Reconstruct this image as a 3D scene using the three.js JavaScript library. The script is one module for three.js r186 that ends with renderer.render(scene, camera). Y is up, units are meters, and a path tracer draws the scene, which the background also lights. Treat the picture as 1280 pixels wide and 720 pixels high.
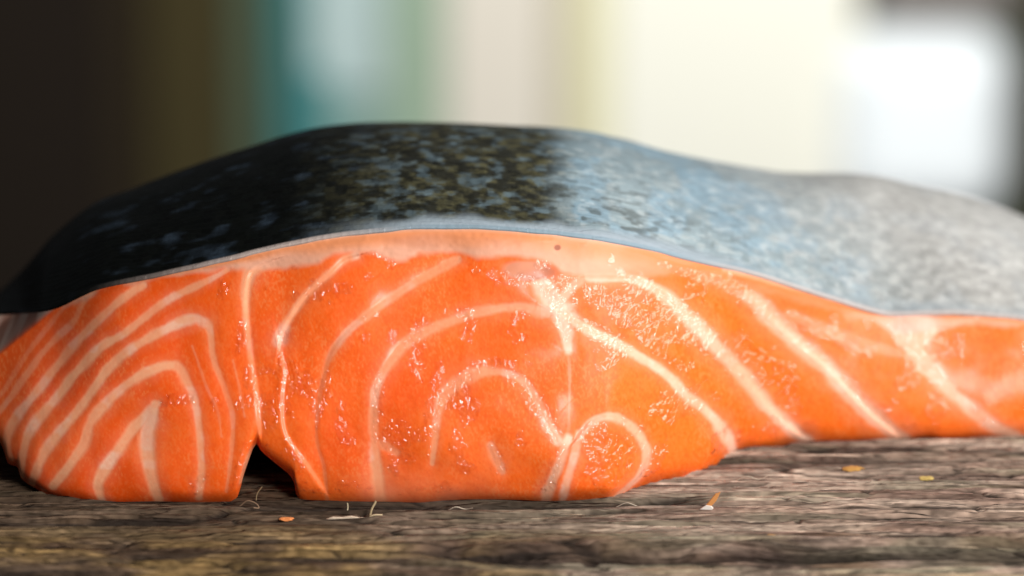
import * as THREE from 'three';
import { RectAreaLightUniformsLib } from 'three/addons/lights/RectAreaLightUniformsLib.js';
import { RoundedBoxGeometry } from 'three/addons/geometries/RoundedBoxGeometry.js';
import { mergeGeometries } from 'three/addons/utils/BufferGeometryUtils.js';

// ---------------------------------------------------------------- camera, light, exposure
const CM = 0.01;                                   // shapes are worked out in centimetres
const DIST = 55, PITCH = 13 * Math.PI / 180, K = 80;   // focus distance (cm), tilt, photo pixels per cm in the focus plane
const sP = Math.sin(PITCH), cP = Math.cos(PITCH);
const FWD = new THREE.Vector3(0, -sP, -cP), UPV = new THREE.Vector3(0, cP, -sP);
const EYE = FWD.clone().multiplyScalar(-DIST).addScaledVector(UPV, 3.375);   // origin = wood under the middle of the cut

const scene = new THREE.Scene();
const camera = new THREE.PerspectiveCamera(2 * Math.atan(4.5 / DIST) * 180 / Math.PI, 16 / 9, 0.02, 60);
camera.position.copy(EYE).multiplyScalar(CM);
camera.lookAt(EYE.clone().add(FWD).multiplyScalar(CM));
camera.focus = (DIST - 0.1) * CM;
camera.userData.fStop = 10;
scene.background = new THREE.Color(0.055, 0.058, 0.06);

const renderer = new THREE.WebGLRenderer({ antialias: true });
renderer.toneMapping = THREE.LinearToneMapping;
renderer.toneMappingExposure = 1.0;
renderer.shadowMap.enabled = true;
RectAreaLightUniformsLib.init();
function areaLight(name, color, power, w, h, from, to) {
  const l = new THREE.RectAreaLight(color, power, w * CM, h * CM);
  l.name = name;
  l.position.set(...from).multiplyScalar(CM);
  l.lookAt(new THREE.Vector3(...to).multiplyScalar(CM));
  scene.add(l);
  return l;
}
areaLight('window_light', new THREE.Color(1, 0.97, 0.93), 9.0, 40, 40, [50, 36, 16], [3, 2, 0]);       // soft daylight, right of the camera
areaLight('far_window_light', new THREE.Color(0.92, 0.97, 1), 5.0, 60, 40, [56, 50, -60], [4, 3, -3]); // daylight from the bright side behind
areaLight('front_light', new THREE.Color(1, 0.97, 0.93), 44, 16, 15, [25, 27, 55], [1, 2, 0]);
areaLight('backdrop_fill', new THREE.Color(1, 0.99, 0.95), 6.1, 200, 100, [42, 30, -225], [26, -78, -350]);  // unseen lamp added to brighten the background panels

// ---------------------------------------------------------------- helpers
const clamp = (x, a = 0, b = 1) => Math.min(b, Math.max(a, x));
const lerp = (a, b, t) => a + (b - a) * t;
const smooth = (a, b, x) => { const t = clamp((x - a) / (b - a)); return t * t * (3 - 2 * t); };
function rng(seed) { let s = seed >>> 0; return () => { s = (s + 0x6D2B79F5) >>> 0; let t = Math.imul(s ^ (s >>> 15), 1 | s); t = (t + Math.imul(t ^ (t >>> 7), 61 | t)) ^ t; return ((t ^ (t >>> 14)) >>> 0) / 4294967296; }; }
function hash(ix, iy, seed) { let h = Math.imul(ix, 374761393) ^ Math.imul(iy, 668265263) ^ Math.imul(seed, 2246822519); h = Math.imul(h ^ (h >>> 13), 1274126177); return ((h ^ (h >>> 16)) >>> 0) / 4294967296; }
function noise(x, y, seed = 0) {
  const ix = Math.floor(x), iy = Math.floor(y); let fx = x - ix, fy = y - iy;
  fx = fx * fx * fx * (fx * (fx * 6 - 15) + 10); fy = fy * fy * fy * (fy * (fy * 6 - 15) + 10);
  return lerp(lerp(hash(ix, iy, seed), hash(ix + 1, iy, seed), fx), lerp(hash(ix, iy + 1, seed), hash(ix + 1, iy + 1, seed), fx), fy);
}
function fbm(x, y, oct = 4, seed = 0) { let s = 0, a = 0.5, n = 0; for (let i = 0; i < oct; i++) { s += a * noise(x, y, seed + i * 17); n += a; a *= 0.5; const t = x * 1.9 + 3.7; y = y * 2.03 + 1.3; x = t; } return s / n; }
function curve(points) {                             // monotone cubic through [x, y] pairs
  const n = points.length, xs = points.map((p) => p[0]), ys = points.map((p) => p[1]), d = [], m = [];
  for (let i = 0; i < n - 1; i++) d.push((ys[i + 1] - ys[i]) / (xs[i + 1] - xs[i]));
  m[0] = d[0]; m[n - 1] = d[n - 2];
  for (let i = 1; i < n - 1; i++) m[i] = d[i - 1] * d[i] <= 0 ? 0 : 2 * d[i - 1] * d[i] / (d[i - 1] + d[i]);
  return (x) => {
    if (x <= xs[0]) return ys[0]; if (x >= xs[n - 1]) return ys[n - 1];
    let i = 0; while (x > xs[i + 1]) i++;
    const h = xs[i + 1] - xs[i], t = (x - xs[i]) / h, t2 = t * t, t3 = t2 * t;
    return (2 * t3 - 3 * t2 + 1) * ys[i] + (t3 - 2 * t2 + t) * h * m[i] + (3 * t2 - 2 * t3) * ys[i + 1] + (t3 - t2) * h * m[i + 1];
  };
}
// A measured place in the photograph at a known depth z, or on the wood, as a point in cm.
function ray(px, py) { return new THREE.Vector3((px - 640) / K, 0, 0).addScaledVector(FWD, DIST).addScaledVector(UPV, (360 - py) / K); }
function atZ(px, py, z) { const d = ray(px, py), t = (z - EYE.z) / d.z; return d.multiplyScalar(t).add(EYE); }
function onWood(px, py, y = 0) { const d = ray(px, py), t = (y - EYE.y) / d.y; return d.multiplyScalar(t).add(EYE); }

const used = {};
function numbered(name) { const k = used[name] = (used[name] ?? -1) + 1; return k ? `${name}_${String(k).padStart(3, '0')}` : name; }
function tag(o, label, category, group) { o.userData.label = label; o.userData.category = category; if (group) o.userData.group = group; return o; }
function thing(name, label, category, pos = [0, 0, 0], group) {
  const o = new THREE.Group(); o.name = numbered(name); o.position.set(...pos).multiplyScalar(CM); scene.add(o);
  return tag(o, label, category, group);
}
function mesh(name, geometry, material, parent = scene) {
  const m = new THREE.Mesh(geometry, material); m.name = numbered(name); m.castShadow = m.receiveShadow = true; parent.add(m); return m;
}
const toSRGB = (c) => { c = clamp(c); return c <= 0.0031308 ? c * 12.92 : 1.055 * Math.pow(c, 1 / 2.4) - 0.055; };
function texture(w, h, fill, color = false) {         // fill(i, j) -> value or [r, g, b], linear
  const data = new Uint8Array(w * h * 4);
  for (let j = 0, k = 0; j < h; j++) for (let i = 0; i < w; i++, k += 4) {
    const c = fill(i, j);
    if (color) { data[k] = 255 * toSRGB(c[0]); data[k + 1] = 255 * toSRGB(c[1]); data[k + 2] = 255 * toSRGB(c[2]); }
    else data[k] = data[k + 1] = data[k + 2] = 255 * clamp(c);
    data[k + 3] = 255;
  }
  const t = new THREE.DataTexture(data, w, h); t.magFilter = THREE.LinearFilter; t.minFilter = THREE.LinearMipmapLinearFilter;
  if (color) t.colorSpace = THREE.SRGBColorSpace;
  t.needsUpdate = true; return t;
}
const mix3 = (a, b, t) => [lerp(a[0], b[0], t), lerp(a[1], b[1], t), lerp(a[2], b[2], t)];
function gridGeometry(nu, nv, at, uvAt) {              // a sheet of (nu+1) x (nv+1) points
  const p = [], uv = [], idx = [];
  for (let j = 0; j <= nv; j++) for (let i = 0; i <= nu; i++) { const v = at(i / nu, j / nv, i, j); p.push(v.x * CM, v.y * CM, v.z * CM); const t = uvAt ? uvAt(i / nu, j / nv, v) : [i / nu, j / nv]; uv.push(t[0], t[1]); }
  for (let j = 0; j < nv; j++) for (let i = 0; i < nu; i++) { const a = j * (nu + 1) + i, b = a + 1, c = a + nu + 1, d = c + 1; idx.push(a, b, d, a, d, c); }
  const g = new THREE.BufferGeometry();
  g.setAttribute('position', new THREE.Float32BufferAttribute(p, 3)); g.setAttribute('uv', new THREE.Float32BufferAttribute(uv, 2));
  g.setIndex(idx); g.computeVertexNormals(); return g;
}

// ---------------------------------------------------------------- the wooden board
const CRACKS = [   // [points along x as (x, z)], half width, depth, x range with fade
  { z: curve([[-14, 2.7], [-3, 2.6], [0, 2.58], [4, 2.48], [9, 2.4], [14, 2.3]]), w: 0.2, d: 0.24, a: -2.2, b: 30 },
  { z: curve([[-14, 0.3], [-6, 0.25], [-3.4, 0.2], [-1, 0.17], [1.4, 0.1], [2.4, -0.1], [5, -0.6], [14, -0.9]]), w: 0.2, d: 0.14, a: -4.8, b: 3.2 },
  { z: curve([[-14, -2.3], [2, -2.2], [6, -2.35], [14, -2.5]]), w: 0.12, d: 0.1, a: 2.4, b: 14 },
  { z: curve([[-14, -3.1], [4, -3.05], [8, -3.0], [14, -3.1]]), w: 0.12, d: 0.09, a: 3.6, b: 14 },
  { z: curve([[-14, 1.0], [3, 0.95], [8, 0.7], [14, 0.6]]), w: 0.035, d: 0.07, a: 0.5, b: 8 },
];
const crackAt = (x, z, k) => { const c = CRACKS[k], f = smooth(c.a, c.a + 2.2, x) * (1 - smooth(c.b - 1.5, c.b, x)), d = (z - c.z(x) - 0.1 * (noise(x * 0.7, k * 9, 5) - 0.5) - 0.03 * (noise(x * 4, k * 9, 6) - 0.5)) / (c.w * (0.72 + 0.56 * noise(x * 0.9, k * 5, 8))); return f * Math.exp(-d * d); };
const warp = (x, z) => z + 0.35 * (fbm(x * 0.1, z * 0.25, 2, 40) - 0.5) + 0.05 * x * 0.35;
function grain(x, z) {                                  // 0 = bottom of a fissure, about 0.6 = flat
  const w = warp(x, z);
  const a = fbm(x * 0.16, w * 3.4, 3, 51), b = fbm(x * 0.3, w * 9, 3, 61), c = noise(x * 0.8, w * 26, 71);
  const ridge = 1 - Math.abs(2 * a - 1) ;
  let fiss = smooth(0.54, 0.34, b) * 0.7 + smooth(0.45, 0.25, c) * 0.4;
  return clamp(0.24 * ridge + 0.32 * b + 0.3 * c + 0.23 - 0.45 * fiss);
}
function fissures(x, z) {                                // thin cracks that run with the grain
  const w = warp(x, z), a = 1 - Math.abs(2 * noise(x * 0.34, w * 3.6, 55) - 1), b = 1 - Math.abs(2 * noise(x * 0.6, w * 8, 56) - 1), m = noise(x * 0.5, w * 2, 57);
  return Math.max(smooth(0.9, 0.985, a) * smooth(0.35, 0.6, m), 0.8 * smooth(0.9, 0.98, b) * smooth(0.6, 0.4, m));
}
function woodHeight(x, z) {
  const left = smooth(1, -4, x) * smooth(0.5, 2.2, z);
  let h = 0.17 * (grain(x, z) - 0.62);
  h += left * 0.16 * (fbm(x * 0.4, z * 1.6, 3, 81) - 0.5) + left * 0.06 * (fbm(x * 1.6, z * 5, 2, 82) - 0.55);
  h += 0.1 * (fbm(x * 0.22, z * 0.6, 2, 83) - 0.5) * smooth(0.2, 1.5, Math.abs(z + 1));
  for (let k = 0; k < CRACKS.length; k++) h -= CRACKS[k].d * crackAt(x, z, k);
  h -= 0.05 * fissures(x, z);
  const c0 = CRACKS[0]; h -= 0.13 * smooth(-1.2, 2, x) * Math.exp(-Math.pow((z - c0.z(x) - 0.5) / 0.35, 2));
  h += 0.07 * smooth(-1.2, 2, x) * Math.exp(-Math.pow((z - c0.z(x) + 0.42) / 0.28, 2));
  return Math.min(h, 0.1);
}
const W = { x0: -13, x1: 14.5, z0: -11, z1: 9 };
{
  const TW = 2048, TH = 2048;
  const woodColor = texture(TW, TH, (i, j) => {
    const x = lerp(W.x0, W.x1, (i + 0.5) / TW), z = lerp(W.z1, W.z0, (j + 0.5) / TH);
    const g = grain(x, z), w = warp(x, z), near = smooth(0.6, 3.2, z), left = smooth(3.0, -3.5, x);
    let c = mix3([0.17, 0.105, 0.074], [0.54, 0.41, 0.325], fbm(x * 0.5, w * 5, 4, 91));          // weathered grey brown
    c = mix3(c, [0.15, 0.085, 0.065], 0.65 * smooth(0.5, 0.68, fbm(x * 0.28, w * 2.2, 3, 92)));       // redder streaks
    c = mix3(c, [0.17, 0.175, 0.11], 0.36 * smooth(0.52, 0.72, fbm(x * 0.45, w * 3.1, 3, 93)));       // greenish weathering
    c = mix3(c, [0.062, 0.036, 0.018], 0.84 * left);                                                     // darker brown at left, lesser light painted into it
    c = mix3(c, [0.34, 0.215, 0.085], near * lerp(0.3, 0.8, left) * smooth(0.35, 0.7, fbm(x * 0.8, z * 2.0, 3, 94)));   // ochre moss
    c = mix3(c, [0.24, 0.25, 0.17], near * (1 - left) * 0.5 * smooth(0.5, 0.65, fbm(x * 0.35, w * 2.4, 2, 95)));
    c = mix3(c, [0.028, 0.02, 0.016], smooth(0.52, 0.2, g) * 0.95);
    const v = (0.66 + 0.68 * noise(x * 5, w * 44, 96)) * lerp(1, 0.35 + 1.1 * noise(x * 1.1, w * 21, 100), 0.75) * (0.75 + 0.5 * noise(x * 2.4, w * 36, 101)); c = c.map((q) => q * v);
    c = mix3(c, [0.02, 0.014, 0.011], 0.85 * fissures(x, z));
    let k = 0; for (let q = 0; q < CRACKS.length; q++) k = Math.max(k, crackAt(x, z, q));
    return mix3(c, [0.016, 0.011, 0.009], Math.pow(k, 0.5) * 0.94);  // shade inside the cracks, also along the flesh foot, painted dark
  }, true);
  const woodBump = texture(TW, TH, (i, j) => {
    const x = lerp(W.x0, W.x1, (i + 0.5) / TW), z = lerp(W.z1, W.z0, (j + 0.5) / TH), w = warp(x, z);
    return 0.45 * noise(x * 1.6, w * 38, 97) + 0.3 * noise(x * 5, w * 44, 98) + 0.25 * noise(x * 9, w * 52, 99);
  });
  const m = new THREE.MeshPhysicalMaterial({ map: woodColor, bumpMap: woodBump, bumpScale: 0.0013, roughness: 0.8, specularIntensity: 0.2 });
  // closely spaced in the middle, where the board shows
  const sx = (u) => { const t = 2 * u - 1; return lerp(W.x0, W.x1, 0.5 + 0.5 * (0.62 * t + 0.38 * t * t * t)); };
  const sz = (v) => { const t = 2 * v - 1; return lerp(W.z1, W.z0, 0.5 + 0.5 * (0.62 * t + 0.38 * t * t * t) ); };
  const top = gridGeometry(640, 620, (u, v) => { const x = sx(u), z = sz(v); return new THREE.Vector3(x, woodHeight(x, z), z); }, (u, v, p) => [(p.x - W.x0) / (W.x1 - W.x0), (W.z1 - p.z) / (W.z1 - W.z0)]);
  const board = thing('wooden_board', 'weathered rough wooden board that the raw salmon lies on', 'board');
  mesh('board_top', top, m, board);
  const side = new THREE.MeshStandardMaterial({ color: new THREE.Color(0.1, 0.075, 0.06), roughness: 0.9 });
  const body = new RoundedBoxGeometry((W.x1 - W.x0) * CM, 3 * CM, (W.z1 - W.z0) * CM, 2, 0.004); body.translate((W.x0 + W.x1) / 2 * CM, -2.1 * CM, (W.z0 + W.z1) / 2 * CM);
  mesh('board_body', body, side, board);
}

// ---------------------------------------------------------------- the salmon: measured outlines (photo pixels) and depths (cm)
const bottomPy = curve([[-120, 500], [-60, 515], [0, 553], [6, 566], [10, 579], [22, 584], [26, 597], [45, 611], [60, 619], [90, 625], [130, 629], [150, 631], [200, 629], [240, 630], [285, 628], [296, 622], [300, 612], [304, 596], [310, 578], [318, 558], [321, 555], [326, 563], [338, 574], [354, 587], [362, 594], [368, 605], [370, 617], [375, 624], [385, 627], [440, 631], [520, 631], [560, 626], [600, 624], [650, 625], [700, 627], [762, 627], [787, 613], [815, 604], [869, 597], [895, 581], [912, 567], [924, 563], [960, 561], [1000, 554], [1060, 554], [1120, 551], [1160, 546], [1180, 550], [1220, 548], [1260, 547], [1290, 547], [1400, 540], [1560, 532]]);
const rimPy = curve([[-120, 440], [-60, 408], [0, 393], [40, 391], [65, 387], [100, 371], [125, 361], [200, 345], [280, 327], [320, 317], [400, 300], [475, 290], [530, 286], [590, 286], [640, 289], [715, 296], [790, 308], [865, 326], [940, 343], [1000, 362], [1040, 375], [1090, 390], [1115, 395], [1190, 393], [1280, 400], [1400, 415], [1560, 440]]);
const topPy = curve([[-120, 432], [-60, 398], [-20, 378], [0, 364], [20, 346], [65, 296], [120, 254], [175, 231], [250, 204], [320, 180], [390, 160], [450, 154], [500, 152], [580, 154], [640, 157], [715, 161], [770, 172], [840, 190], [940, 210], [990, 216], [1065, 216], [1140, 228], [1215, 246], [1280, 270], [1400, 320], [1560, 390]]);
const fatPy = curve([[-120, 445], [0, 400], [65, 392], [125, 366], [200, 353], [280, 341], [320, 336], [400, 327], [440, 322], [480, 322], [530, 322], [600, 322], [640, 325], [690, 334], [720, 343], [760, 347], [800, 347], [850, 349], [900, 355], [940, 362], [1000, 381], [1060, 399], [1100, 408], [1140, 415], [1180, 412], [1230, 411], [1290, 415], [1560, 455]]);
const zRim = curve([[-120, -3.6], [0, -2.6], [70, -2.0], [160, -1.45], [300, -1.15], [640, -1.25], [720, -1.45], [800, -1.95], [860, -2.45], [920, -3.0], [1000, -3.6], [1120, -4.15], [1280, -4.45], [1560, -4.5]]);
const backLen = curve([[-120, 2.0], [0, 3.4], [120, 4.6], [300, 5.4], [640, 5.8], [1280, 5.6], [1560, 4.6]]);
const PX0 = -120, PX1 = 1560;
const zLow = curve([[-120, -2.6], [-40, -1.7], [0, -1.0], [50, -0.35], [130, -0.02], [690, 0], [755, -0.15], [800, -0.75], [850, -1.4], [890, -2.05], [925, -2.85], [1000, -3.4], [1120, -3.65], [1280, -3.85], [1560, -4]]);
const footPy = curve([[-120, 505], [-40, 540], [20, 590], [80, 622], [150, 630], [700, 628], [770, 620], [830, 601], [890, 583], [930, 566], [1000, 555], [1120, 551], [1280, 547], [1560, 532]]);
function faceZ(px, py) {
  const b = footPy(px), s = clamp((b - py) / (b - rimPy(px)));
  let z = lerp(zLow(px), zRim(px), Math.pow(s, 1.15));
  z += 0.22 * Math.sin(Math.PI * Math.pow(s, 0.7)) * (1 - 0.4 * smooth(800, 1000, px));
  const dn = Math.max(0, bottomPy(px) - py) / K; z -= 0.22 * Math.exp(-dn / 0.1);                       // rounded lower edge
  z -= 1.5 * smooth(4, 34, 0.62 * (66 - px) - 0.78 * (py - 396) ) * smooth(20, -40, px - 66) ;
  return z;
}
const facePoint = (px, py) => atZ(px, py, faceZ(px, py));

// fat lines, with some painted glints: name kind, strength, points [px, py, half width in px], step = how far one side stands proud (cm)
const LINES = [
  { a: 0.32, p: [[80, 384, 3], [50, 421, 3], [31, 446, 3], [11, 479, 3], [-6, 502, 3]] },
  { a: 0.5, p: [[118, 364, 3], [103, 380, 3.5], [92, 402, 4], [61, 432, 4], [31, 471, 4], [12, 498, 4], [-4, 518, 3.5]] },
  { a: 0.8, p: [[180, 356, 4], [156, 371, 5], [119, 404, 5], [92, 432, 5.5], [61, 471, 5.5], [36, 502, 5.5], [17, 527, 6], [9, 552, 6], [14, 572, 5]] },
  { a: 0.88, p: [[285, 338, 3], [257, 353, 4], [228, 366, 4.5], [200, 382, 5], [156, 416, 5], [125, 435, 5.5], [94, 468, 5.5], [69, 499, 6], [45, 528, 6.5], [34, 548, 6.5], [28, 578, 6], [27, 594, 5]] },
  { a: 0.95, p: [[255, 402, 4], [241, 399, 5.5], [216, 408, 5.5], [175, 429, 5.5], [139, 457, 5.5], [103, 506, 6], [77, 537, 6.5], [58, 562, 6.5], [44, 592, 6], [40, 604, 5]] },
  { a: 0.7, p: [[241, 399, 5], [258, 405, 6], [263, 416, 4.5], [267, 450, 3.5], [282, 490, 3.5, 0.7], [291, 521, 3.2, 0.6], [289, 568, 2.8, 0.6], [283, 614, 2.2, 0.5]] },
  { a: 0.95, p: [[216, 457, 5], [195, 460, 5.5], [159, 480, 5.5], [118, 521, 6.5], [103, 557, 7], [82, 588, 7], [66, 608, 6]] },
  { a: 0.85, p: [[205, 457, 5], [220, 457, 6.5], [229, 468, 6], [244, 501, 5], [250, 547, 4.5], [252, 593, 5], [249, 622, 5]] },
  { a: 0.98, p: [[197, 504, 5], [185, 516, 7.5], [159, 547, 7.5], [134, 583, 7.5], [122, 607, 7], [128, 627, 5]] },
  { a: 0.95, p: [[194, 505, 5], [188, 530, 9], [183, 556, 9], [188, 590, 8], [196, 618, 6], [199, 629, 5]] },
  { a: 0.3, p: [[240, 433, 1.6], [258, 482, 1.8], [272, 512, 1.8], [277, 545, 1.4]] },
  { a: 0.3, p: [[291, 450, 1.6], [300, 487, 1.8], [306, 520, 1.6]] },
  { a: 0.85, step: 0.05, p: [[340, 326, 6], [327, 331, 9], [313, 341, 9], [308, 360, 7], [307, 385, 6], [311, 430, 4, 0.6], [321, 493, 4, 0.4], [325, 540, 3, 0.4]] },
  { a: 0.8, step: 0.06, p: [[445, 319, 5], [430, 324, 5], [415, 338, 5.5], [383, 368, 5.5], [362, 399, 6], [352, 418, 8.5, 1.2], [350, 426, 9, 1.25]] },
  { a: 0.7, p: [[318, 564, 3], [311, 582, 5], [303, 600, 3]] },  // glossy rim of the notch, its sheen painted pale
  { a: 0.26, step: 0.05, p: [[349, 432, 3], [356, 466, 2.6], [353, 498, 2.4], [357, 541, 2.4], [383, 579, 2.2], [405, 612, 2]] },
  { a: 0.82, step: -0.02, p: [[572, 325, 5], [561, 330, 5.5], [513, 357, 5.5], [464, 390, 5.5], [432, 417, 5], [413, 444, 4, 0.6], [403, 477, 3.5, 0.4], [397, 512, 2.5, 0.3], [396, 552, 2.2, 0.3], [405, 585, 2.2, 0.35], [409, 626, 2.2, 0.35]] },
  { a: 0.75, p: [[686, 392, 6], [674, 389, 7], [647, 384, 6], [609, 389, 6], [560, 404, 6.5], [513, 426, 7], [483, 460, 7], [469, 493, 6], [467, 530, 6], [469, 563, 7], [474, 606, 8], [476, 629, 8]] },
  { a: 0.55, p: [[468, 556, 6], [482, 558, 6], [496, 566, 5]] },
  { a: 0.75, p: [[698, 549, 6], [685, 526, 5], [671, 498, 4.5], [652, 475, 4.5], [630, 466, 5], [603, 465, 6.5], [576, 476, 8], [560, 491, 8], [548, 514, 7], [545, 541, 5], [540, 579, 3]] },
  { a: 0.6, p: [[613, 556, 5], [620, 572, 7], [628, 590, 4]] },  // a glint, painted as a pale spot
  { a: 0.95, p: [[672, 352, 8], [684, 370, 14], [698, 387, 13], [707, 412, 8], [711, 439, 5]] },
  { a: 0.38, p: [[711, 436, 3], [712, 477, 1.8], [711, 531, 2], [709, 550, 4]] },
  { a: 0.9, p: [[698, 384, 9], [712, 362, 6], [726, 350, 6]] },
  { a: 0.95, p: [[710, 546, 5], [704, 566, 6], [695, 590, 6.5], [686, 612, 6.5], [682, 626, 7]] },
  { a: 0.75, p: [[724, 541, 5], [717, 570, 5], [709, 600, 5], [703, 627, 5.5]] },
  { a: 0.7, step: 0.05, p: [[722, 546, 4], [739, 527, 4.5], [766, 520, 5], [793, 536, 5.5], [808, 563, 6], [801, 591, 6.5], [782, 611, 6.5], [764, 625, 5]] },
  { a: 0.85, step: 0.07, p: [[704, 393, 6], [719, 402, 6], [744, 417, 6], [788, 439, 5], [831, 466, 5], [858, 493, 6], [885, 515, 6.5], [907, 542, 7], [916, 562, 6]] },
  { a: 0.9, step: 0.07, p: [[735, 346, 6], [775, 347, 5], [804, 352, 6], [842, 377, 7.5], [869, 406, 9], [901, 439, 9], [934, 474, 9], [965, 513, 9], [997, 541, 9], [1012, 553, 8]] },
  { a: 0.85, step: 0.06, p: [[880, 340, 5], [903, 346, 8], [934, 364, 10], [958, 390, 11], [993, 425, 11], [1035, 460, 11], [1067, 495, 11], [1090, 518, 11], [1127, 549, 11]] },
  { a: 0.85, p: [[1122, 406, 12], [1140, 424, 17], [1152, 446, 12], [1183, 484, 10], [1214, 510, 9.5], [1245, 534, 9.5], [1272, 547, 9]] },
  { a: 0.8, p: [[1166, 408, 9], [1150, 424, 12], [1142, 432, 12]] },
  { a: 0.8, p: [[1290, 418, 8], [1320, 450, 10], [1370, 500, 10], [1420, 540, 9]] },
  { a: 0.35, p: [[985, 392, 6], [1030, 412, 8], [1075, 428, 8], [1125, 440, 6]] },
];
// raster of the cut face in its own x, y (cm): share of fat, which line, distance to a line, extra relief
const F = { x0: -10.6, x1: 13.4, y0: -0.6, y1: 5.2, w: 2048, h: 496 };
const FX = (F.x1 - F.x0) / F.w, FY = (F.y1 - F.y0) / F.h;
const fat = new Float32Array(F.w * F.h), fatId = new Int16Array(F.w * F.h).fill(-1), near = new Float32Array(F.w * F.h).fill(9), relief = new Float32Array(F.w * F.h);
LINES.forEach((L, id) => {
  const pts = [];
  for (let i = 0; i < L.p.length - 1; i++) {           // Catmull-Rom through the measured points
    const q = [L.p[Math.max(0, i - 1)], L.p[i], L.p[i + 1], L.p[Math.min(L.p.length - 1, i + 2)]].map((e) => [e[0], e[1], e[2], e[3] ?? 1]);
    for (let k = 0; k < 8; k++) {
      const t = k / 8, c = [0, 1, 2, 3].map((n) => 0.5 * (2 * q[1][n] + (q[2][n] - q[0][n]) * t + (2 * q[0][n] - 5 * q[1][n] + 4 * q[2][n] - q[3][n]) * t * t + (3 * q[1][n] - q[0][n] - 3 * q[2][n] + q[3][n]) * t * t * t));
      pts.push(c);
    }
  }
  pts.push(L.p[L.p.length - 1]);
  const P = pts.map(([px, py, w, s = 1]) => { const v = facePoint(px, Math.min(py, bottomPy(px))); return [v.x, v.y, w / K, s]; });
  const best = new Map();
  for (let i = 0; i < P.length - 1; i++) {
    const [ax, ay, aw, as] = P[i], [bx, by, bw, bs] = P[i + 1], R = 0.45, dx = bx - ax, dy = by - ay, l2 = dx * dx + dy * dy || 1e-9;
    const i0 = Math.max(0, Math.floor((Math.min(ax, bx) - R - F.x0) / FX)), i1 = Math.min(F.w - 1, Math.ceil((Math.max(ax, bx) + R - F.x0) / FX));
    const j0 = Math.max(0, Math.floor((Math.min(ay, by) - R - F.y0) / FY)), j1 = Math.min(F.h - 1, Math.ceil((Math.max(ay, by) + R - F.y0) / FY));
    for (let j = j0; j <= j1; j++) for (let k = i0; k <= i1; k++) {
      const x = F.x0 + (k + 0.5) * FX, y = F.y0 + (j + 0.5) * FY, t = clamp(((x - ax) * dx + (y - ay) * dy) / l2);
      const d = Math.hypot(x - ax - t * dx, y - ay - t * dy);
      if (d > R) continue;
      const n = j * F.w + k, o = best.get(n);
      if (!o || d < o[0]) best.set(n, [d, lerp(aw, bw, t), Math.sign((x - ax) * dy - (y - ay) * dx) || 1, lerp(as, bs, t)]);
    }
  }
  for (const [n, [d, w, side, share]] of best) {
    const x = F.x0 + (n % F.w + 0.5) * FX, y = F.y0 + (Math.floor(n / F.w) + 0.5) * FY;
    const ww = 1.08 * w * (0.78 + 0.44 * noise(x * 5, y * 5, 200 + id)) + 0.010 * (noise(x * 22, y * 22, 240 + id) - 0.5);
    const q = d / Math.max(ww, 0.012), m = L.a * clamp(share) * (0.75 + 0.5 * fbm(x * 1.7, y * 1.7, 2, 270 + id)) * (0.8 * smooth(1.32, 0.4, q) + 0.2 * smooth(3.4, 0.3, q));
    if (m > fat[n]) { fat[n] = m; if (q < 0.95) fatId[n] = id; }
    if (L.a > 0.5) near[n] = Math.min(near[n], Math.max(0, d - ww * 0.6));
    if (L.step) relief[n] += 0.45 * L.step * Math.tanh(side * d / 0.035) * Math.exp(-d / 0.16);
  }
});
const LAYER = 100, LINING = 101;
const pxOf = (x, y, z) => { const v = new THREE.Vector3(x, y, z).sub(EYE), t = DIST / v.dot(FWD); return [640 + v.x * t * K, 360 - v.dot(UPV) * t * K]; };
// where each raster cell lies on the outline (depth found by two steps along the sheet)
const layerMask = new Float32Array(F.w * F.h), lining = new Float32Array(F.w * F.h), lowMask = new Float32Array(F.w * F.h), cellPx = new Float32Array(F.w * F.h), cellPy = new Float32Array(F.w * F.h);
for (let j = 0; j < F.h; j += 1) for (let i = 0; i < F.w; i++) {
  const x = F.x0 + (i + 0.5) * FX, y = F.y0 + (j + 0.5) * FY, n = j * F.w + i;
  let z = x > 3.4 ? -3 : -0.3, q;
  for (let k = 0; k < 4; k++) { q = pxOf(x, y, z); z = 0.5 * z + 0.5 * faceZ(clamp(q[0], PX0, PX1), q[1]); }
  cellPx[n] = q[0]; cellPy[n] = q[1];
  const edge = fatPy(q[0]) + 13 * (noise(x * 2.2, y * 2.2, 300) - 0.5) + 3 * (noise(x * 9, y * 9, 301) - 0.5);
  layerMask[n] = smooth(5.5, -5.5, q[1] - edge);
  lining[n] = smooth(0, 6, 0.62 * (66 - q[0]) - 0.78 * (q[1] - 396) - 2);
  lowMask[n] = (bottomPy(q[0]) - q[1]) / K;
}
const ID = new Int16Array(F.w * F.h);   // -1 = flesh between the lines
for (let n = 0; n < ID.length; n++) ID[n] = lining[n] > 0.5 ? LINING : layerMask[n] > 0.5 ? LAYER : fatId[n] >= 0 ? fatId[n] : -1;
const FLESH_DEEP = [0.85, 0.08, 0.006], FLESH = [0.95, 0.148, 0.015], FAT = [0.86, 0.38, 0.205], FAT_WHITE = [0.88, 0.55, 0.41];
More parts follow.
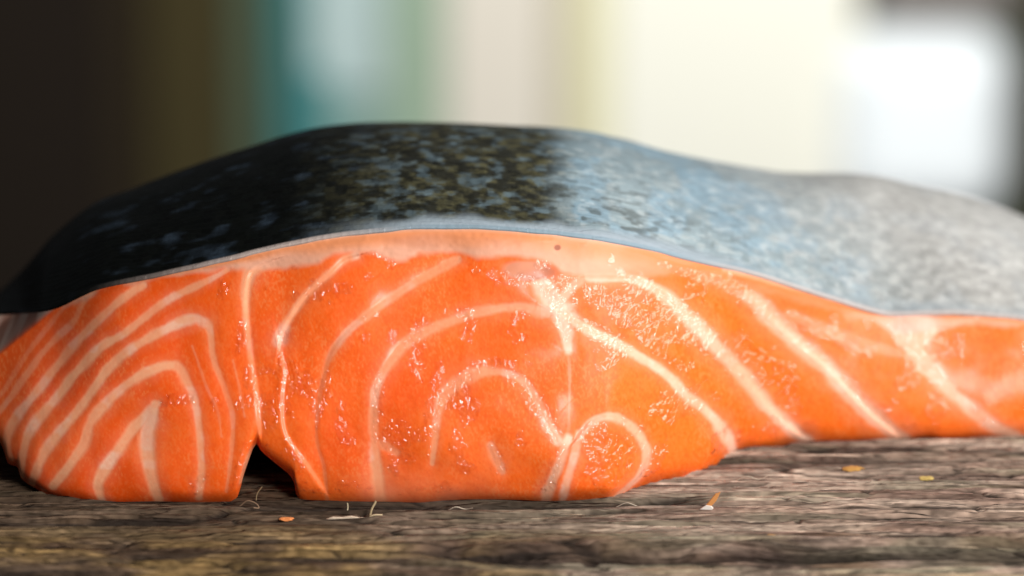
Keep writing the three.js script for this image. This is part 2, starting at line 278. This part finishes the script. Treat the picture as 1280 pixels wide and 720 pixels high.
const fleshColor = texture(F.w, F.h, (i, j) => {
  const n = j * F.w + i, x = F.x0 + (i + 0.5) * FX, y = F.y0 + (j + 0.5) * FY, px = cellPx[n], py = cellPy[n];
  let c = mix3(FLESH_DEEP, FLESH, clamp(0.15 + 0.9 * fbm(x * 1.1, y * 1.1, 3, 310) + 0.3 * smooth(500, 1000, px) - 0.3 * smooth(330, 60, px)));  // paler to the right, deeper to the left: falloff of light painted in
  c = mix3(c, [0.66, 0.055, 0.005], 0.55 * smooth(340, 40, px));  // shade of the left end painted into the flesh
  c = mix3(c, [0.97, 0.195, 0.018], 0.4 * smooth(520, 1000, px) * (0.6 + 0.8 * fbm(x * 0.9, y * 1.2, 2, 323)));  // glow through the flesh painted in towards the right
  c = mix3(c, [0.93, 0.185, 0.03], 0.22 * smooth(0.5, 0.7, fbm(x * 0.7 + 4, y * 0.9, 2, 324)));
  const grainAmt = 0.10 + 0.16 * smooth(0.45, 0.7, fbm(x * 1.6, y * 1.6, 2, 311));            // fine pale fibre ends
  const s = noise(x * 30 + y * 12, y * 16 - x * 8, 312) * 0.55 + noise(x * 44, y * 34, 313) * 0.45;
  c = mix3(c, [0.92, 0.27, 0.085], grainAmt * smooth(0.45, 0.8, s) * 1.5);
  c = mix3(c, [0.78, 0.075, 0.008], 0.3 * smooth(0.45, 0.2, s));
  c = mix3(c, [0.86, 0.30, 0.17], 0.45 * smooth(0.9, 0.1, lowMask[n]) * smooth(400, 470, px) * smooth(700, 560, px) * fbm(x * 2, y * 2, 2, 315) * 1.4);
  const f = Math.min(1, fat[n]), fc = mix3(FAT, FAT_WHITE, clamp(smooth(540, 820, px) * 0.7 + smooth(0.55, 0.75, fbm(x * 3, y * 3, 2, 316)) * 0.6 + ((px > 676 && px < 722 && py < 440) ? 0.4 : 0) + 0.9 * smooth(22, 8, Math.hypot(px - 351, py - 421))));
  c = mix3(c, fc, f * (0.82 + 0.18 * noise(x * 22, y * 22, 317)));
  if (layerMask[n] > 0) {                                                                       // the fat under the skin
    const t = clamp((py - rimPy(px)) / Math.max(8, fatPy(px) - rimPy(px)));
    let lc = mix3([0.76, 0.27, 0.115], [0.78, 0.38, 0.25], smooth(0.25, 0.85, t + 0.3 * (fbm(x * 1.4, y * 4, 2, 318) - 0.5)));
    lc = mix3(lc, [0.84, 0.20, 0.045], 0.75 * smooth(720, 860, px) * smooth(1120, 1040, px) * smooth(0.1, 0.45, t));
    lc = mix3(lc, [0.84, 0.52, 0.44], 0.6 * smooth(1090, 1130, px) * smooth(1190, 1160, px));
    lc = mix3(lc, [0.55, 0.20, 0.10], 0.55 * smooth(0.48, 0.62, fbm(x * 0.9, y * 3.0, 2, 319)) * smooth(420, 470, px) * smooth(600, 520, px) * smooth(0.15, 0.4, t) * smooth(0.95, 0.6, t));
    lc = mix3(lc, [0.72, 0.50, 0.40], 0.5 * smooth(0.22, 0.02, t));
    c = mix3(c, lc, layerMask[n]);
  }
  const e = Math.hypot((px - 664 - (py - 340) * 0.5) / 34, (py - 340) / 13);                    // the brownish dark muscle under the fat
  c = mix3(c, mix3([0.44, 0.13, 0.065], [0.68, 0.28, 0.16], noise(x * 5, y * 5, 320)), 0.92 * smooth(1.2, 0.75, e + 0.3 * (noise(x * 4, y * 4, 321) - 0.5)));
  const e2 = Math.hypot((px - 712) / 22, (py - 352) / 10); c = mix3(c, [0.72, 0.30, 0.16], 0.5 * smooth(1.1, 0.6, e2));
  c = mix3(c, [0.32, 0.08, 0.035], 0.9 * smooth(5.5, 3, Math.hypot(px - 697, (py - 312) * 1.2)));  // a small hole, painted as a dark spot
  c = mix3(c, mix3([0.45, 0.17, 0.11], [0.75, 0.48, 0.38], smooth(0.4, 0.62, fbm(x * 5, y * 1.6, 2, 322))), lining[n]);
  return c;
}, true);
// wet films that glint: [px, py, half length, half width, turn in degrees]
const WET = [[575, 487, 34, 12, 60], [672, 508, 44, 11, -58], [766, 572, 42, 26, 55], [694, 385, 44, 11, -70], [846, 402, 84, 17, -40], [962, 392, 66, 13, -38], [372, 474, 34, 9, -55], [352, 424, 12, 8, 70], [314, 502, 22, 9, 10], [306, 582, 34, 9, 70], [246, 610, 18, 8, 60], [224, 500, 22, 8, 0], [621, 572, 22, 6, -65], [543, 505, 46, 9, 80], [472, 500, 40, 6, 85], [1146, 446, 46, 13, -45], [1250, 538, 28, 8, -25], [786, 396, 56, 17, -30], [880, 352, 52, 8, -15], [816, 580, 26, 9, 60], [301, 420, 22, 6, 80], [400, 505, 34, 7, 80], [346, 500, 30, 6, 80], [690, 592, 40, 8, 70], [745, 418, 40, 9, -25], [640, 350, 40, 8, -12], [500, 570, 16, 8, 0], [350, 460, 26, 5, 85], [620, 455, 30, 5, 0], [820, 440, 40, 6, -35], [1040, 420, 60, 9, -25], [1080, 500, 40, 7, -45]];
const wetMap = new Float32Array(F.w * F.h);
for (let n = 0; n < wetMap.length; n++) {
  const px = cellPx[n], py = cellPy[n], x = px / 80, y = py / 80; let w = 0.6 * (1 - layerMask[n]) * smooth(0.62, 0.7, fbm(x * 2.6, y * 2.2, 3, 330)) * smooth(180, 260, px);
  for (const [cx, cy, a, b, deg] of WET) {
    const dx = px - cx, dy = py - cy; if (Math.abs(dx) > 2 * a + b || Math.abs(dy) > 2 * a + b) continue;
    const t = -deg * Math.PI / 180, u = (dx * Math.cos(t) + dy * Math.sin(t)) / a, v = (-dx * Math.sin(t) + dy * Math.cos(t)) / b;
    w = Math.max(w, smooth(1.35, 0.5, Math.hypot(u, v) + 1.1 * (fbm(x * 7, y * 7, 2, 336) - 0.5)));
  }
  wetMap[n] = w * smooth(0.08, 0.22, lowMask[n]);
}
const fleshBump = texture(F.w, F.h, (i, j) => {
  const n = j * F.w + i, x = F.x0 + (i + 0.5) * FX, y = F.y0 + (j + 0.5) * FY, w = wetMap[n];
  const a = fbm(x * 5 + y * 2, y * 4 - x, 2, 331), r = 1 - Math.abs(2 * noise(x * 13 + y * 5, y * 10 - x * 4, 332) - 1), k = 1 - Math.abs(2 * noise(x * 27 + y * 6, y * 22 - x * 9, 333) - 1);
  return clamp(0.3 + 0.1 * a + (0.006 + 0.04 * w) * (r - 0.5) + (0.008 + 0.03 * w) * (k - 0.5) + 0.008 * noise(x * 45, y * 45, 334) + layerMask[n] * (0.12 * (fbm(x * 4, y * 9, 2, 335) - 0.5) + 0.07 * (noise(x * 14, y * 18, 337) - 0.5)));
});
const fleshRough = texture(F.w, F.h, (i, j) => {
  const n = j * F.w + i, x = F.x0 + (i + 0.5) * FX, y = F.y0 + (j + 0.5) * FY;
  return clamp(0.36 + 0.25 * noise(x * 9, y * 9, 341) - 0.2 * wetMap[n], 0.12, 1);
});
// the thin clear film of moisture: only its surface ripples, the flesh under it stays smooth
const filmBump = texture(F.w, F.h, (i, j) => {
  const x = F.x0 + (i + 0.5) * FX, y = F.y0 + (j + 0.5) * FY;
  return 0.5 * fbm(x * 9 + y * 4, y * 8 - x * 3, 2, 345) + 0.3 * noise(x * 19 + y * 6, y * 15 - x * 8, 346) + 0.2 * noise(x * 33, y * 30, 347);
});
const filmMat = new THREE.MeshPhysicalMaterial({ color: new THREE.Color(1, 1, 1), transmission: 1, thickness: 0, roughness: 0.11, ior: 1.5, bumpMap: filmBump, bumpScale: 0.00086 });
const fleshMat = new THREE.MeshPhysicalMaterial({ map: fleshColor, bumpMap: fleshBump, bumpScale: 0.0006, roughnessMap: fleshRough, roughness: 1, specularIntensity: 0.3, clearcoat: 0.18, clearcoatRoughness: 0.18 });

const salmon = thing('salmon_fillet', 'thick raw orange salmon fillet with dark and silver skin lying on weathered wood', 'salmon fillet');
const sample = (arr, x, y) => {                         // smooth reading of a raster
  const u = clamp((x - F.x0) / FX - 0.5, 0, F.w - 1.001), v = clamp((y - F.y0) / FY - 0.5, 0, F.h - 1.001), i = Math.floor(u), j = Math.floor(v), a = u - i, b = v - j, n = j * F.w + i;
  return lerp(lerp(arr[n], arr[n + 1], a), lerp(arr[n + F.w], arr[n + F.w + 1], a), b);
};
const NU = 1060, NV = 216;
{
  const at = (u, v) => {
    const px = lerp(PX0, PX1, u), py = lerp(bottomPy(px), rimPy(px), v), p = facePoint(px, py);
    const calm = smooth(0, 0.06, v) * smooth(1, 0.97, v), d = sample(near, p.x, p.y);
    let h = 0.016 * (1 - Math.exp(-Math.min(d, 1) / 0.09)) + sample(relief, p.x, p.y);
    h += 0.16 * (fbm(p.x * 0.8, p.y * 0.8, 2, 350) - 0.5) + 0.022 * (noise(p.x * 2.4, p.y * 2.4, 351) - 0.5);
    // a push along the sheet's depth axis, as relief on the cut
    p.z += h * calm;
    return p;
  };
  const g = gridGeometry(NU, NV, at, (u, v, p) => [(p.x - F.x0) / (F.x1 - F.x0), (p.y - F.y0) / (F.y1 - F.y0)]);
  const P = g.attributes.position.array, N = g.attributes.normal.array, T = g.attributes.uv.array;
  const kind = new Int16Array(NU * NV), piece = new Int32Array(NU * NV).fill(-1), pieces = [];
  for (let j = 0; j < NV; j++) for (let i = 0; i < NU; i++) {
    const a = j * (NU + 1) + i, u = (T[2 * a] + T[2 * (a + NU + 2)]) / 2, v = (T[2 * a + 1] + T[2 * (a + NU + 2) + 1]) / 2;
    kind[j * NU + i] = ID[clamp(Math.floor(v * F.h), 0, F.h - 1) * F.w + clamp(Math.floor(u * F.w), 0, F.w - 1)];
  }
  const nextTo = (c) => [c % NU ? c - 1 : -1, c % NU < NU - 1 ? c + 1 : -1, c - NU, c + NU < NU * NV ? c + NU : -1].filter((d) => d >= 0);
  for (let n = 0; n < kind.length; n++) if (piece[n] < 0) {      // every closed field between the lines is a piece of its own
    const k = pieces.length, list = [n]; piece[n] = k;
    for (let q = 0; q < list.length; q++) for (const d of nextTo(list[q])) if (piece[d] < 0 && kind[d] === kind[n]) { piece[d] = k; list.push(d); }
    pieces.push({ kind: kind[n], list });
  }
  for (const p of [...pieces].sort((a, b) => a.list.length - b.list.length)) if (p.list.length < 180) {   // slivers join a neighbour
    const me = pieces.indexOf(p); let to = -1;
    for (const c of p.list) for (const d of nextTo(c)) if (piece[d] !== me && (to < 0 || pieces[piece[d]].list.length > pieces[to].list.length)) to = piece[d];
    for (const c of p.list) { piece[c] = to; pieces[to].list.push(c); }
    p.list = [];
  }
  { // the wet film lies a tenth of a millimetre in front of the cut, where it is moist
    const map = new Map(), p = [], nn = [], t = [], idx = [];
    const vtx = (k) => { let q = map.get(k); if (q === undefined) { q = map.size; map.set(k, q); for (let c = 0; c < 3; c++) p.push(P[3 * k + c] + N[3 * k + c] * 0.00012), nn.push(N[3 * k + c]); t.push(T[2 * k], T[2 * k + 1]); } return q; };
    for (let n = 0; n < kind.length; n++) {
      const a = Math.floor(n / NU) * (NU + 1) + n % NU;
      if (wetMap[clamp(Math.floor(T[2 * a + 1] * F.h), 0, F.h - 1) * F.w + clamp(Math.floor(T[2 * a] * F.w), 0, F.w - 1)] < 0.3) continue;
      const A = vtx(a), B = vtx(a + 1), C = vtx(a + NU + 1), D = vtx(a + NU + 2); idx.push(A, B, D, A, D, C);
    }
    const o = new THREE.BufferGeometry();
    o.setAttribute('position', new THREE.Float32BufferAttribute(p, 3)); o.setAttribute('normal', new THREE.Float32BufferAttribute(nn, 3)); o.setAttribute('uv', new THREE.Float32BufferAttribute(t, 2)); o.setIndex(idx);
    mesh('moisture', o, filmMat, salmon).userData.kind = 'stuff';
  }
  const groups = pieces.filter((p) => p.list.length).map((p) => [p.kind < 0 ? 200 : p.kind, p.list.map((c) => Math.floor(c / NU) * (NU + 1) + c % NU)]);
  for (const [id, quads] of [...groups].sort((a, b) => a[0] - b[0])) {
    const map = new Map(), p = [], nn = [], t = [], idx = [];
    const vtx = (k) => { let q = map.get(k); if (q === undefined) { q = map.size; map.set(k, q); p.push(P[3 * k], P[3 * k + 1], P[3 * k + 2]); nn.push(N[3 * k], N[3 * k + 1], N[3 * k + 2]); t.push(T[2 * k], T[2 * k + 1]); } return q; };
    for (const a of quads) { const A = vtx(a), B = vtx(a + 1), C = vtx(a + NU + 1), D = vtx(a + NU + 2); idx.push(A, B, D, A, D, C); }
    const o = new THREE.BufferGeometry();
    o.setAttribute('position', new THREE.Float32BufferAttribute(p, 3)); o.setAttribute('normal', new THREE.Float32BufferAttribute(nn, 3)); o.setAttribute('uv', new THREE.Float32BufferAttribute(t, 2)); o.setIndex(idx);
    const m = mesh(id === LAYER ? 'fat_layer' : id === LINING ? 'belly_lining' : id >= 200 ? 'muscle_flake' : 'fat_line', o, fleshMat, salmon);
    if (id === LINING) m.userData.label = 'pale pinkish lining at the far left end';
    if (id === LAYER) m.userData.label = 'pale orange fat layer under the skin';
  }
}
// the skin: from the rim over the back of the fillet down to the wood behind
function skinProfile(px) {
  const r = rimPy(px), z0 = faceZ(px, r), p0 = atZ(px, r, z0), L = backLen(px), pt = atZ(px, topPy(px), z0 - L), d = ray(px, topPy(px));
  const m = Math.abs(d.y / d.z), dy = pt.y - p0.y, c = -(dy + m * L) / (L * L), b = -m - 2 * c * L;
  const disc = Math.sqrt(Math.max(b * b - 4 * c * (p0.y + 0.2), 0)), end = (-b - disc) / (2 * c);
  return { p0, L, b, c, end: Math.min(end, 16), slope: (pt.x - p0.x) / L };
}
const SK = { x0: -11, x1: 15, w: 2048, h: 1024, len: 13 };
function skinColor(x, s, at) {
  const left = smooth(1.15, 0.4, x + 0.5 * (fbm(s * 2.2, x * 1.2, 3, 400) - 0.5));                     // dark back, silver flank, with their reflections painted in
  const fine = fbm(x * 6.2, s * 6.4, 3, 401), big = fbm(x * 0.9, s * 0.6, 3, 402), fleck = noise(x * 6, s * 9, 403);
  const lift = smooth(-3.8, -0.6, x);
  let dark = mix3([0.0028, 0.0034, 0.003], [0.02, 0.02, 0.0145], lift);
  dark = mix3(dark, [0.10, 0.092, 0.045], lift * smooth(0.34, 0.82, fine) * 0.66);
  dark = mix3(dark, [0.10, 0.14, 0.16], lift * smooth(0.48, 0.8, fbm(x * 4.2, s * 4.6, 3, 404)) * 0.8);
  dark = mix3(dark, [0.05, 0.075, 0.11], (1 - lift) * smooth(0.58, 0.9, fbm(x * 2, s * 3, 3, 405)) * 0.4);
  let lite = mix3([0.15, 0.205, 0.23], [0.27, 0.33, 0.35], big);
  lite = mix3(lite, [0.19, 0.295, 0.37], 0.6 * smooth(0.5, 0.66, fbm(x * 1.6, s * 1.1, 3, 406)));
  lite = mix3(lite, [0.40, 0.37, 0.34], smooth(4, 8.5, x + 0.4 * s) * 0.75);
  lite = mix3(lite, [0.58, 0.58, 0.55], smooth(0.5, 0.8, fine) * 0.2);
  lite = mix3(lite, [0.045, 0.05, 0.04], smooth(0.5, 0.3, fleck * 0.5 + fine * 0.5) * lerp(0.7, 0.12, smooth(1.5, 4.5, x)) * smooth(3.5, 0.3, s));
  lite = mix3(lite, [0.56, 0.55, 0.53], 0.25 * smooth(0.5, 0.75, fbm(x * 5, s * 5, 3, 414)) * smooth(2.5, 5, x));  // sparkle of the scales painted as pale flecks
  const ws = s + 0.12 * x + 0.34 * (fbm(x * 1.3, s * 1.3, 2, 411) - 0.5), row = Math.floor(ws / 0.15), cell = Math.floor(x / 0.15 + (row & 1) * 0.5 + 0.3 * noise(x * 2, s * 2, 408)), tone = 0.68 + 0.64 * hash(cell, row, 409);
  dark = dark.map((q) => q * tone); lite = lite.map((q) => q * lerp(1, tone, 0.4));
  let c = mix3(lite, dark, left);
  const band = smooth(-3.5, -1, x) * smooth(4.2, 2.4, x) * 0.9 + 0.3;
  c = mix3(c, [0.52, 0.42, 0.38], smooth(0.07, 0.02, s) * smooth(-7, -4, x) * 0.85);                 // pale cut edge
  c = mix3(c, [0.27, 0.32, 0.36], band * smooth(0.30 + 0.25 * noise(x * 3, 2, 407), 0.06, s) * smooth(-3.6, -1.6, x));
  return c;
}
{
  const uvs = (x, s) => [(x - SK.x0) / (SK.x1 - SK.x0), s / SK.len];
  const map = texture(SK.w, SK.h, (i, j) => skinColor(lerp(SK.x0, SK.x1, (i + 0.5) / SK.w), (j + 0.5) / SK.h * SK.len), true);
  const bump = texture(SK.w, SK.h, (i, j) => {         // overlapping scales in staggered rows
    const x = lerp(SK.x0, SK.x1, (i + 0.5) / SK.w), s = (j + 0.5) / SK.h * SK.len, wx = x + 0.3 * (fbm(x * 1.5, s * 1.5, 2, 410) - 0.5), ws = s + 0.12 * x + 0.34 * (fbm(x * 1.3, s * 1.3, 2, 411) - 0.5);
    const r = Math.floor(ws / 0.15), cx = wx / 0.15 + (r & 1) * 0.5, k = Math.floor(cx), fx = cx - k - 0.5, fs = ws / 0.15 - r;
    const arc = clamp(fs + 1.1 * fx * fx); return 0.15 + 0.6 * arc * (0.6 + 0.4 * hash(k, r, 412)) + 0.2 * noise(x * 20, s * 20, 413);
  });
  const skinMat = new THREE.MeshPhysicalMaterial({ map, bumpMap: bump, bumpScale: 0.00015, roughness: 0.5, specularIntensity: 0.12, clearcoat: 0.05, clearcoatRoughness: 0.22 });
  const nu = 420, nv = 120, cols = [];
  for (let i = 0; i <= nu; i++) cols.push(skinProfile(lerp(PX0, PX1, i / nu)));
  const at = (u, v, i, j) => {
    const q = cols[i], lip = 6;
    if (j < lip) { const a = (j / lip) * Math.PI * 0.62; return new THREE.Vector3(q.p0.x, q.p0.y - 0.02 + 0.04 * (1 - Math.cos(a)), q.p0.z - 0.012 + 0.028 * Math.sin(a) + 0.02 * (noise(q.p0.x * 3, 1, 421) - 0.5)); }   // the cut edge of the skin
    const t = (j - lip) / (nv - lip), s = q.end * (0.75 * t + 0.25 * t * t), y = q.p0.y + q.b * s + q.c * s * s;
    const w = smooth(0, 0.8, s) * 0.05 * (fbm(q.p0.x * 1.2, s * 0.9, 3, 420) - 0.5);
    return new THREE.Vector3(q.p0.x + q.slope * s, Math.max(y + 0.04 * Math.exp(-s * 4) + w, -0.2), q.p0.z - s);
  };
  const g = gridGeometry(nu, nv, at, (u, v, p) => [0, 0]);
  const P = g.attributes.position.array, T = g.attributes.uv.array;
  for (let i = 0; i <= nu; i++) { let s = 0; for (let j = 0; j <= nv; j++) { const a = (j * (nu + 1) + i) * 3, b = a - (nu + 1) * 3; if (j) s += Math.hypot(P[a + 1] - P[b + 1], P[a + 2] - P[b + 2]) / CM; const t = uvs(P[a] / CM, Math.max(0, s - 0.1)); T[a / 3 * 2] = t[0]; T[a / 3 * 2 + 1] = t[1]; } }
  mesh('skin', g, skinMat, salmon);
  // underside and both ends close the body
  const under = gridGeometry(nu, 24, (u, v, i) => {
    const px = lerp(PX0, PX1, u), f = facePoint(px, bottomPy(px)), q = cols[i], e = new THREE.Vector3(q.p0.x + q.slope * q.end, -0.2, q.p0.z - q.end), t = v * v * 0.6 + v * 0.4;
    return new THREE.Vector3(lerp(f.x, e.x, t), lerp(f.y, -0.15, smooth(0, 0.6, v)) , lerp(f.z, e.z, t));
  });
  const body = new THREE.MeshPhysicalMaterial({ color: new THREE.Color(0.8, 0.1, 0.02), roughness: 0.4 });
  const ends = [0, 1].map((side) => {
    const px = side ? PX1 : PX0, q = cols[side ? nu : 0], pts = [];
    for (let k = 0; k <= 12; k++) pts.push(facePoint(px, lerp(bottomPy(px), rimPy(px), k / 12)));
    for (let k = 1; k <= 24; k++) { const s = q.end * k / 24; pts.push(new THREE.Vector3(q.p0.x + q.slope * s, Math.max(q.p0.y + q.b * s + q.c * s * s, -0.2), q.p0.z - s)); }
    const mid = pts.reduce((a, b) => a.clone().add(b)).multiplyScalar(1 / pts.length), pos = [], uv = [];
    for (let k = 0; k < pts.length; k++) for (const w of [mid, pts[k], pts[(k + 1) % pts.length]]) { pos.push(w.x * CM, w.y * CM, w.z * CM); uv.push(0, 0); }
    const e = new THREE.BufferGeometry(); e.setAttribute('position', new THREE.Float32BufferAttribute(pos, 3)); e.setAttribute('uv', new THREE.Float32BufferAttribute(uv, 2)); e.computeVertexNormals(); return e;
  });
  mesh('flesh_body', mergeGeometries([under.toNonIndexed(), ...ends]), body, salmon);
}

// ---------------------------------------------------------------- small loose bits on the wood
const std = (r, g, b, rough = 0.8) => new THREE.MeshStandardMaterial({ color: new THREE.Color(r, g, b), roughness: rough });
function shard(points, thick) {                         // a thin sliver: outline in x, y (cm), given thickness and a bevel
  const s = new THREE.Shape(points.map(([x, y]) => new THREE.Vector2(x * CM, y * CM)));
  const g = new THREE.ExtrudeGeometry(s, { depth: thick * CM, bevelEnabled: true, bevelSize: thick * 0.3 * CM, bevelThickness: thick * 0.3 * CM, bevelSegments: 1, steps: 1 });
  return g;
}
function fibre(points, r) { return new THREE.TubeGeometry(new THREE.CatmullRomCurve3(points.map((p) => new THREE.Vector3(...p).multiplyScalar(CM))), 28, r * CM, 6); }
function crumb(size, seed, flat = 0.6) {
  const g = new THREE.IcosahedronGeometry(size * CM, 4), p = g.attributes.position;
  for (let i = 0; i < p.count; i++) { const x = p.getX(i) / CM / size, y = p.getY(i) / CM / size, z = p.getZ(i) / CM / size, k = 0.6 + 0.8 * fbm(x * 1.6 + seed, y * 1.6 + z * 2.1, 3, seed); p.setXYZ(i, p.getX(i) * k * 1.3, p.getY(i) * k * flat, p.getZ(i) * k); }
  g.computeVertexNormals(); return g;
}
const spot = (px, py, up = 0) => { const p = onWood(px, py); return [p.x, Math.max(woodHeight(p.x, p.z), -0.05) + up, p.z]; };
{
  const t = thing('wood_splinter', 'tiny orange and white splinter standing up from the wood right of centre', 'splinter', spot(886, 640));
  mesh('splinter_tip', shard([[-0.04, 0.06], [0.1, 0.24], [0.17, 0.27], [0.11, 0.14], [0.03, 0.05]], 0.02), std(0.6, 0.25, 0.07), t);
  mesh('splinter_base', shard([[-0.13, 0.0], [-0.04, 0.06], [0.03, 0.05], [0.06, 0.015], [0.04, -0.005]], 0.025), std(0.72, 0.66, 0.6), t);
  tag(mesh('wood_fibre', fibre([[-0.2, 0.0, 0], [-0.08, 0.09, 0.02], [0.06, 0.05, 0.05], [0.1, 0.0, 0.1], [0.02, 0.02, 0.16]], 0.012), std(0.2, 0.12, 0.07)), 'curled brown wood fibre below the dark notch in the flesh', 'wood fibre').position.set(...spot(316, 634)).multiplyScalar(CM);
  tag(mesh('wood_fibre', fibre([[0, -0.02, 0], [0.02, 0.1, 0.01], [0.1, 0.22, 0.02]], 0.01), std(0.28, 0.19, 0.1)), 'thin upright brown fibre right of the curled fibre by the notch', 'wood fibre').position.set(...spot(320, 628)).multiplyScalar(CM);
  tag(mesh('wood_chip', shard([[-0.3, 0.01], [-0.2, 0.04], [-0.05, 0.035], [0.08, 0.055], [0.22, 0.03], [0.3, 0.035], [0.2, -0.01], [0.02, -0.005], [-0.12, -0.025]], 0.03), std(0.6, 0.48, 0.36)), 'pale flat wood chip lying in front of the flesh left of centre', 'wood chip').position.set(...spot(432, 648, 0.03)).multiplyScalar(CM);
  const s1 = thing('straw_bit', 'pale straw bit sticking up at the foot of the flesh', 'straw', spot(462, 646));
  mesh('straw', fibre([[0, -0.03, 0], [0.03, 0.12, 0.02], [0.1, 0.26, 0.01]], 0.018), std(0.46, 0.35, 0.2), s1);
  mesh('straw', fibre([[-0.05, -0.02, 0.05], [0.06, 0.05, 0.07], [0.2, 0.05, 0.05]], 0.014), std(0.55, 0.42, 0.26), s1);
  tag(mesh('straw_bit', fibre([[0, -0.02, 0], [0.02, 0.07, 0.0], [0.02, 0.16, 0.02]], 0.012), std(0.6, 0.5, 0.33)), 'tiny upright straw hair left of the pale straw bit', 'straw').position.set(...spot(433, 637)).multiplyScalar(CM);
  for (const [px, py, size, seed, col, name, label, cat] of [
    [1066, 588, 0.13, 3, [0.42, 0.22, 0.05], 'lichen_patch', 'larger ochre lichen patch on the wood at right', 'lichen'],
    [1158, 597, 0.09, 7, [0.46, 0.33, 0.1], 'lichen_patch', 'small yellow lichen patch farthest right on the wood', 'lichen'],
    [965, 670, 0.06, 9, [0.5, 0.24, 0.05], 'lichen_patch', 'tiny orange lichen speck near the front crack at right', 'lichen'],
    [358, 651, 0.08, 11, [0.7, 0.24, 0.07], 'salmon_crumb', 'small orange crumb on the wood below the notch', 'crumb'],
    [342, 645, 0.06, 15, [0.6, 0.52, 0.43], 'pale_crumb', 'pale grey crumb beside the orange crumb below the notch', 'crumb'],
    [498, 670, 0.06, 17, [0.45, 0.33, 0.12], 'bark_crumb', 'tan bark crumb in the blurred foreground left of centre', 'bark crumb'],
    [740, 661, 0.045, 19, [0.42, 0.32, 0.14], 'bark_crumb', 'tiny tan bark crumb in front of the bare wood in the middle', 'bark crumb'],
  ]) tag(mesh(name, crumb(size, seed, 0.28), std(...col, 0.95)), label, cat).position.set(...spot(px, py, 0.015)).multiplyScalar(CM);
  const R = rng(5);
  for (const [px, py, len, where] of [[790, 631, 0.5, 'under the round muscle'], [575, 640, 0.4, 'in the shadow under the middle of the flesh'], [940, 602, 0.5, 'beside the fold of the flesh at right']])
    tag(mesh('wood_hair', fibre([[-len / 2, 0, 0], [-len / 6, 0.05 + 0.05 * R(), 0.05], [len / 5, 0.04, 0.02 + 0.1 * R()], [len / 2, 0.02 + 0.1 * R(), 0.1]], 0.008), std(0.5, 0.42, 0.33)), `fine pale wood hair ${where}`, 'wood fibre').position.set(...spot(px, py, 0.01)).multiplyScalar(CM);
}

// ---------------------------------------------------------------- the far background, out of focus
{
  const Z = -350;
  const slab = (name, label, cat, x0, x1, color, o = {}) => {     // an upright panel between two measured sides
    const zf = Z + (o.z ?? 0), a = new THREE.Vector2(atZ(x0, 120, zf).x, atZ(640, o.y0 ?? -500, zf).y), b = new THREE.Vector2(atZ(x1, 120, zf).x, atZ(640, o.y1 ?? 1400, zf).y), w = b.x - a.x, h = a.y - b.y;
    const g = new RoundedBoxGeometry(w * CM, h * CM, (o.d ?? 3) * CM, 3, (o.r ?? 0.4) * CM);
    const m = mesh(name, g, new THREE.MeshPhysicalMaterial({ color: new THREE.Color(...color), roughness: 0.9, specularIntensity: 0 }), o.parent ?? scene);
    m.position.set((a.x + b.x) / 2, (a.y + b.y) / 2, Z + (o.z ?? 0) - (o.d ?? 3) / 2).multiplyScalar(CM);
    if (!o.parent) tag(m, label, cat); return m;
  };
  slab('dark_wall', 'dark brown wall at the far left of the blurred background', 'wall', -2600, 130, [0.019, 0.0145, 0.0115], { d: 6 });
  slab('brown_strip', 'very dark brown strip between the dark wall and the olive post', 'strip', 131, 186, [0.028, 0.021, 0.0135], { z: 0 });
  slab('olive_post', 'olive brown post left of the green post in the background', 'post', 187, 292, [0.052, 0.042, 0.019], { z: 1 });
  slab('green_post', 'dull green post beside the olive post', 'post', 293, 342, [0.075, 0.105, 0.07], { z: 0.4 });
  slab('teal_post', 'narrow teal post left of the pale blue panel', 'post', 343, 384, [0.045, 0.165, 0.165], { z: 2 });
  slab('pale_blue_panel', 'pale blue panel right of the teal post', 'panel', 382, 482, [0.44, 0.55, 0.55], { z: 0, y1: 120, r: 1 });
  slab('teal_ledge', 'teal ledge under the pale blue panel', 'ledge', 385, 412, [0.08, 0.25, 0.26], { z: 2, y0: 96 });
  slab('sage_panel', 'sage green panel in the middle left of the background', 'panel', 484, 556, [0.31, 0.41, 0.31], { z: 0.5 });
  slab('grey_green_ledge', 'grey green ledge below the pale blue panel', 'ledge', 410, 484, [0.24, 0.36, 0.33], { z: 0, y0: 122 });
  slab('beige_panel', 'beige panel behind the top of the fillet', 'panel', 558, 688, [0.70, 0.65, 0.57], { z: 0 });
  slab('tan_strip', 'narrow tan strip right of the beige panel', 'strip', 690, 718, [0.56, 0.51, 0.38], { z: 0.6 });
  slab('yellow_strip', 'pale yellow strip beside the tan strip', 'strip', 719, 764, [0.74, 0.71, 0.48], { z: 0.2 });
  slab('cream_panel', 'wide bright cream panel right of centre in the background', 'panel', 765, 1072, [0.86, 0.85, 0.76], { z: 0 });
  slab('grey_lintel', 'grey beam across the top right of the background', 'beam', 1092, 1268, [0.22, 0.2, 0.19], { z: 0.5, y1: 28 });
  slab('white_blob', 'brightest white rounded slab standing in for the blob of light at the right of the background', 'bright_blob', 1042, 1278, [0.88, 0.93, 0.97], { z: 3, y0: 42, y1: 285, r: 6, d: 12.2 });  // slab added in place of a bright blob of light
  slab('grey_green_backing', 'dim grey green panel behind the white rounded slab', 'panel', 1074, 1290, [0.2, 0.24, 0.2], { z: -2, y0: 20 });
  slab('dark_post', 'dark olive post at the right edge of the background', 'post', 1272, 2200, [0.035, 0.033, 0.018], { z: 5 });
}
renderer.render(scene, camera);
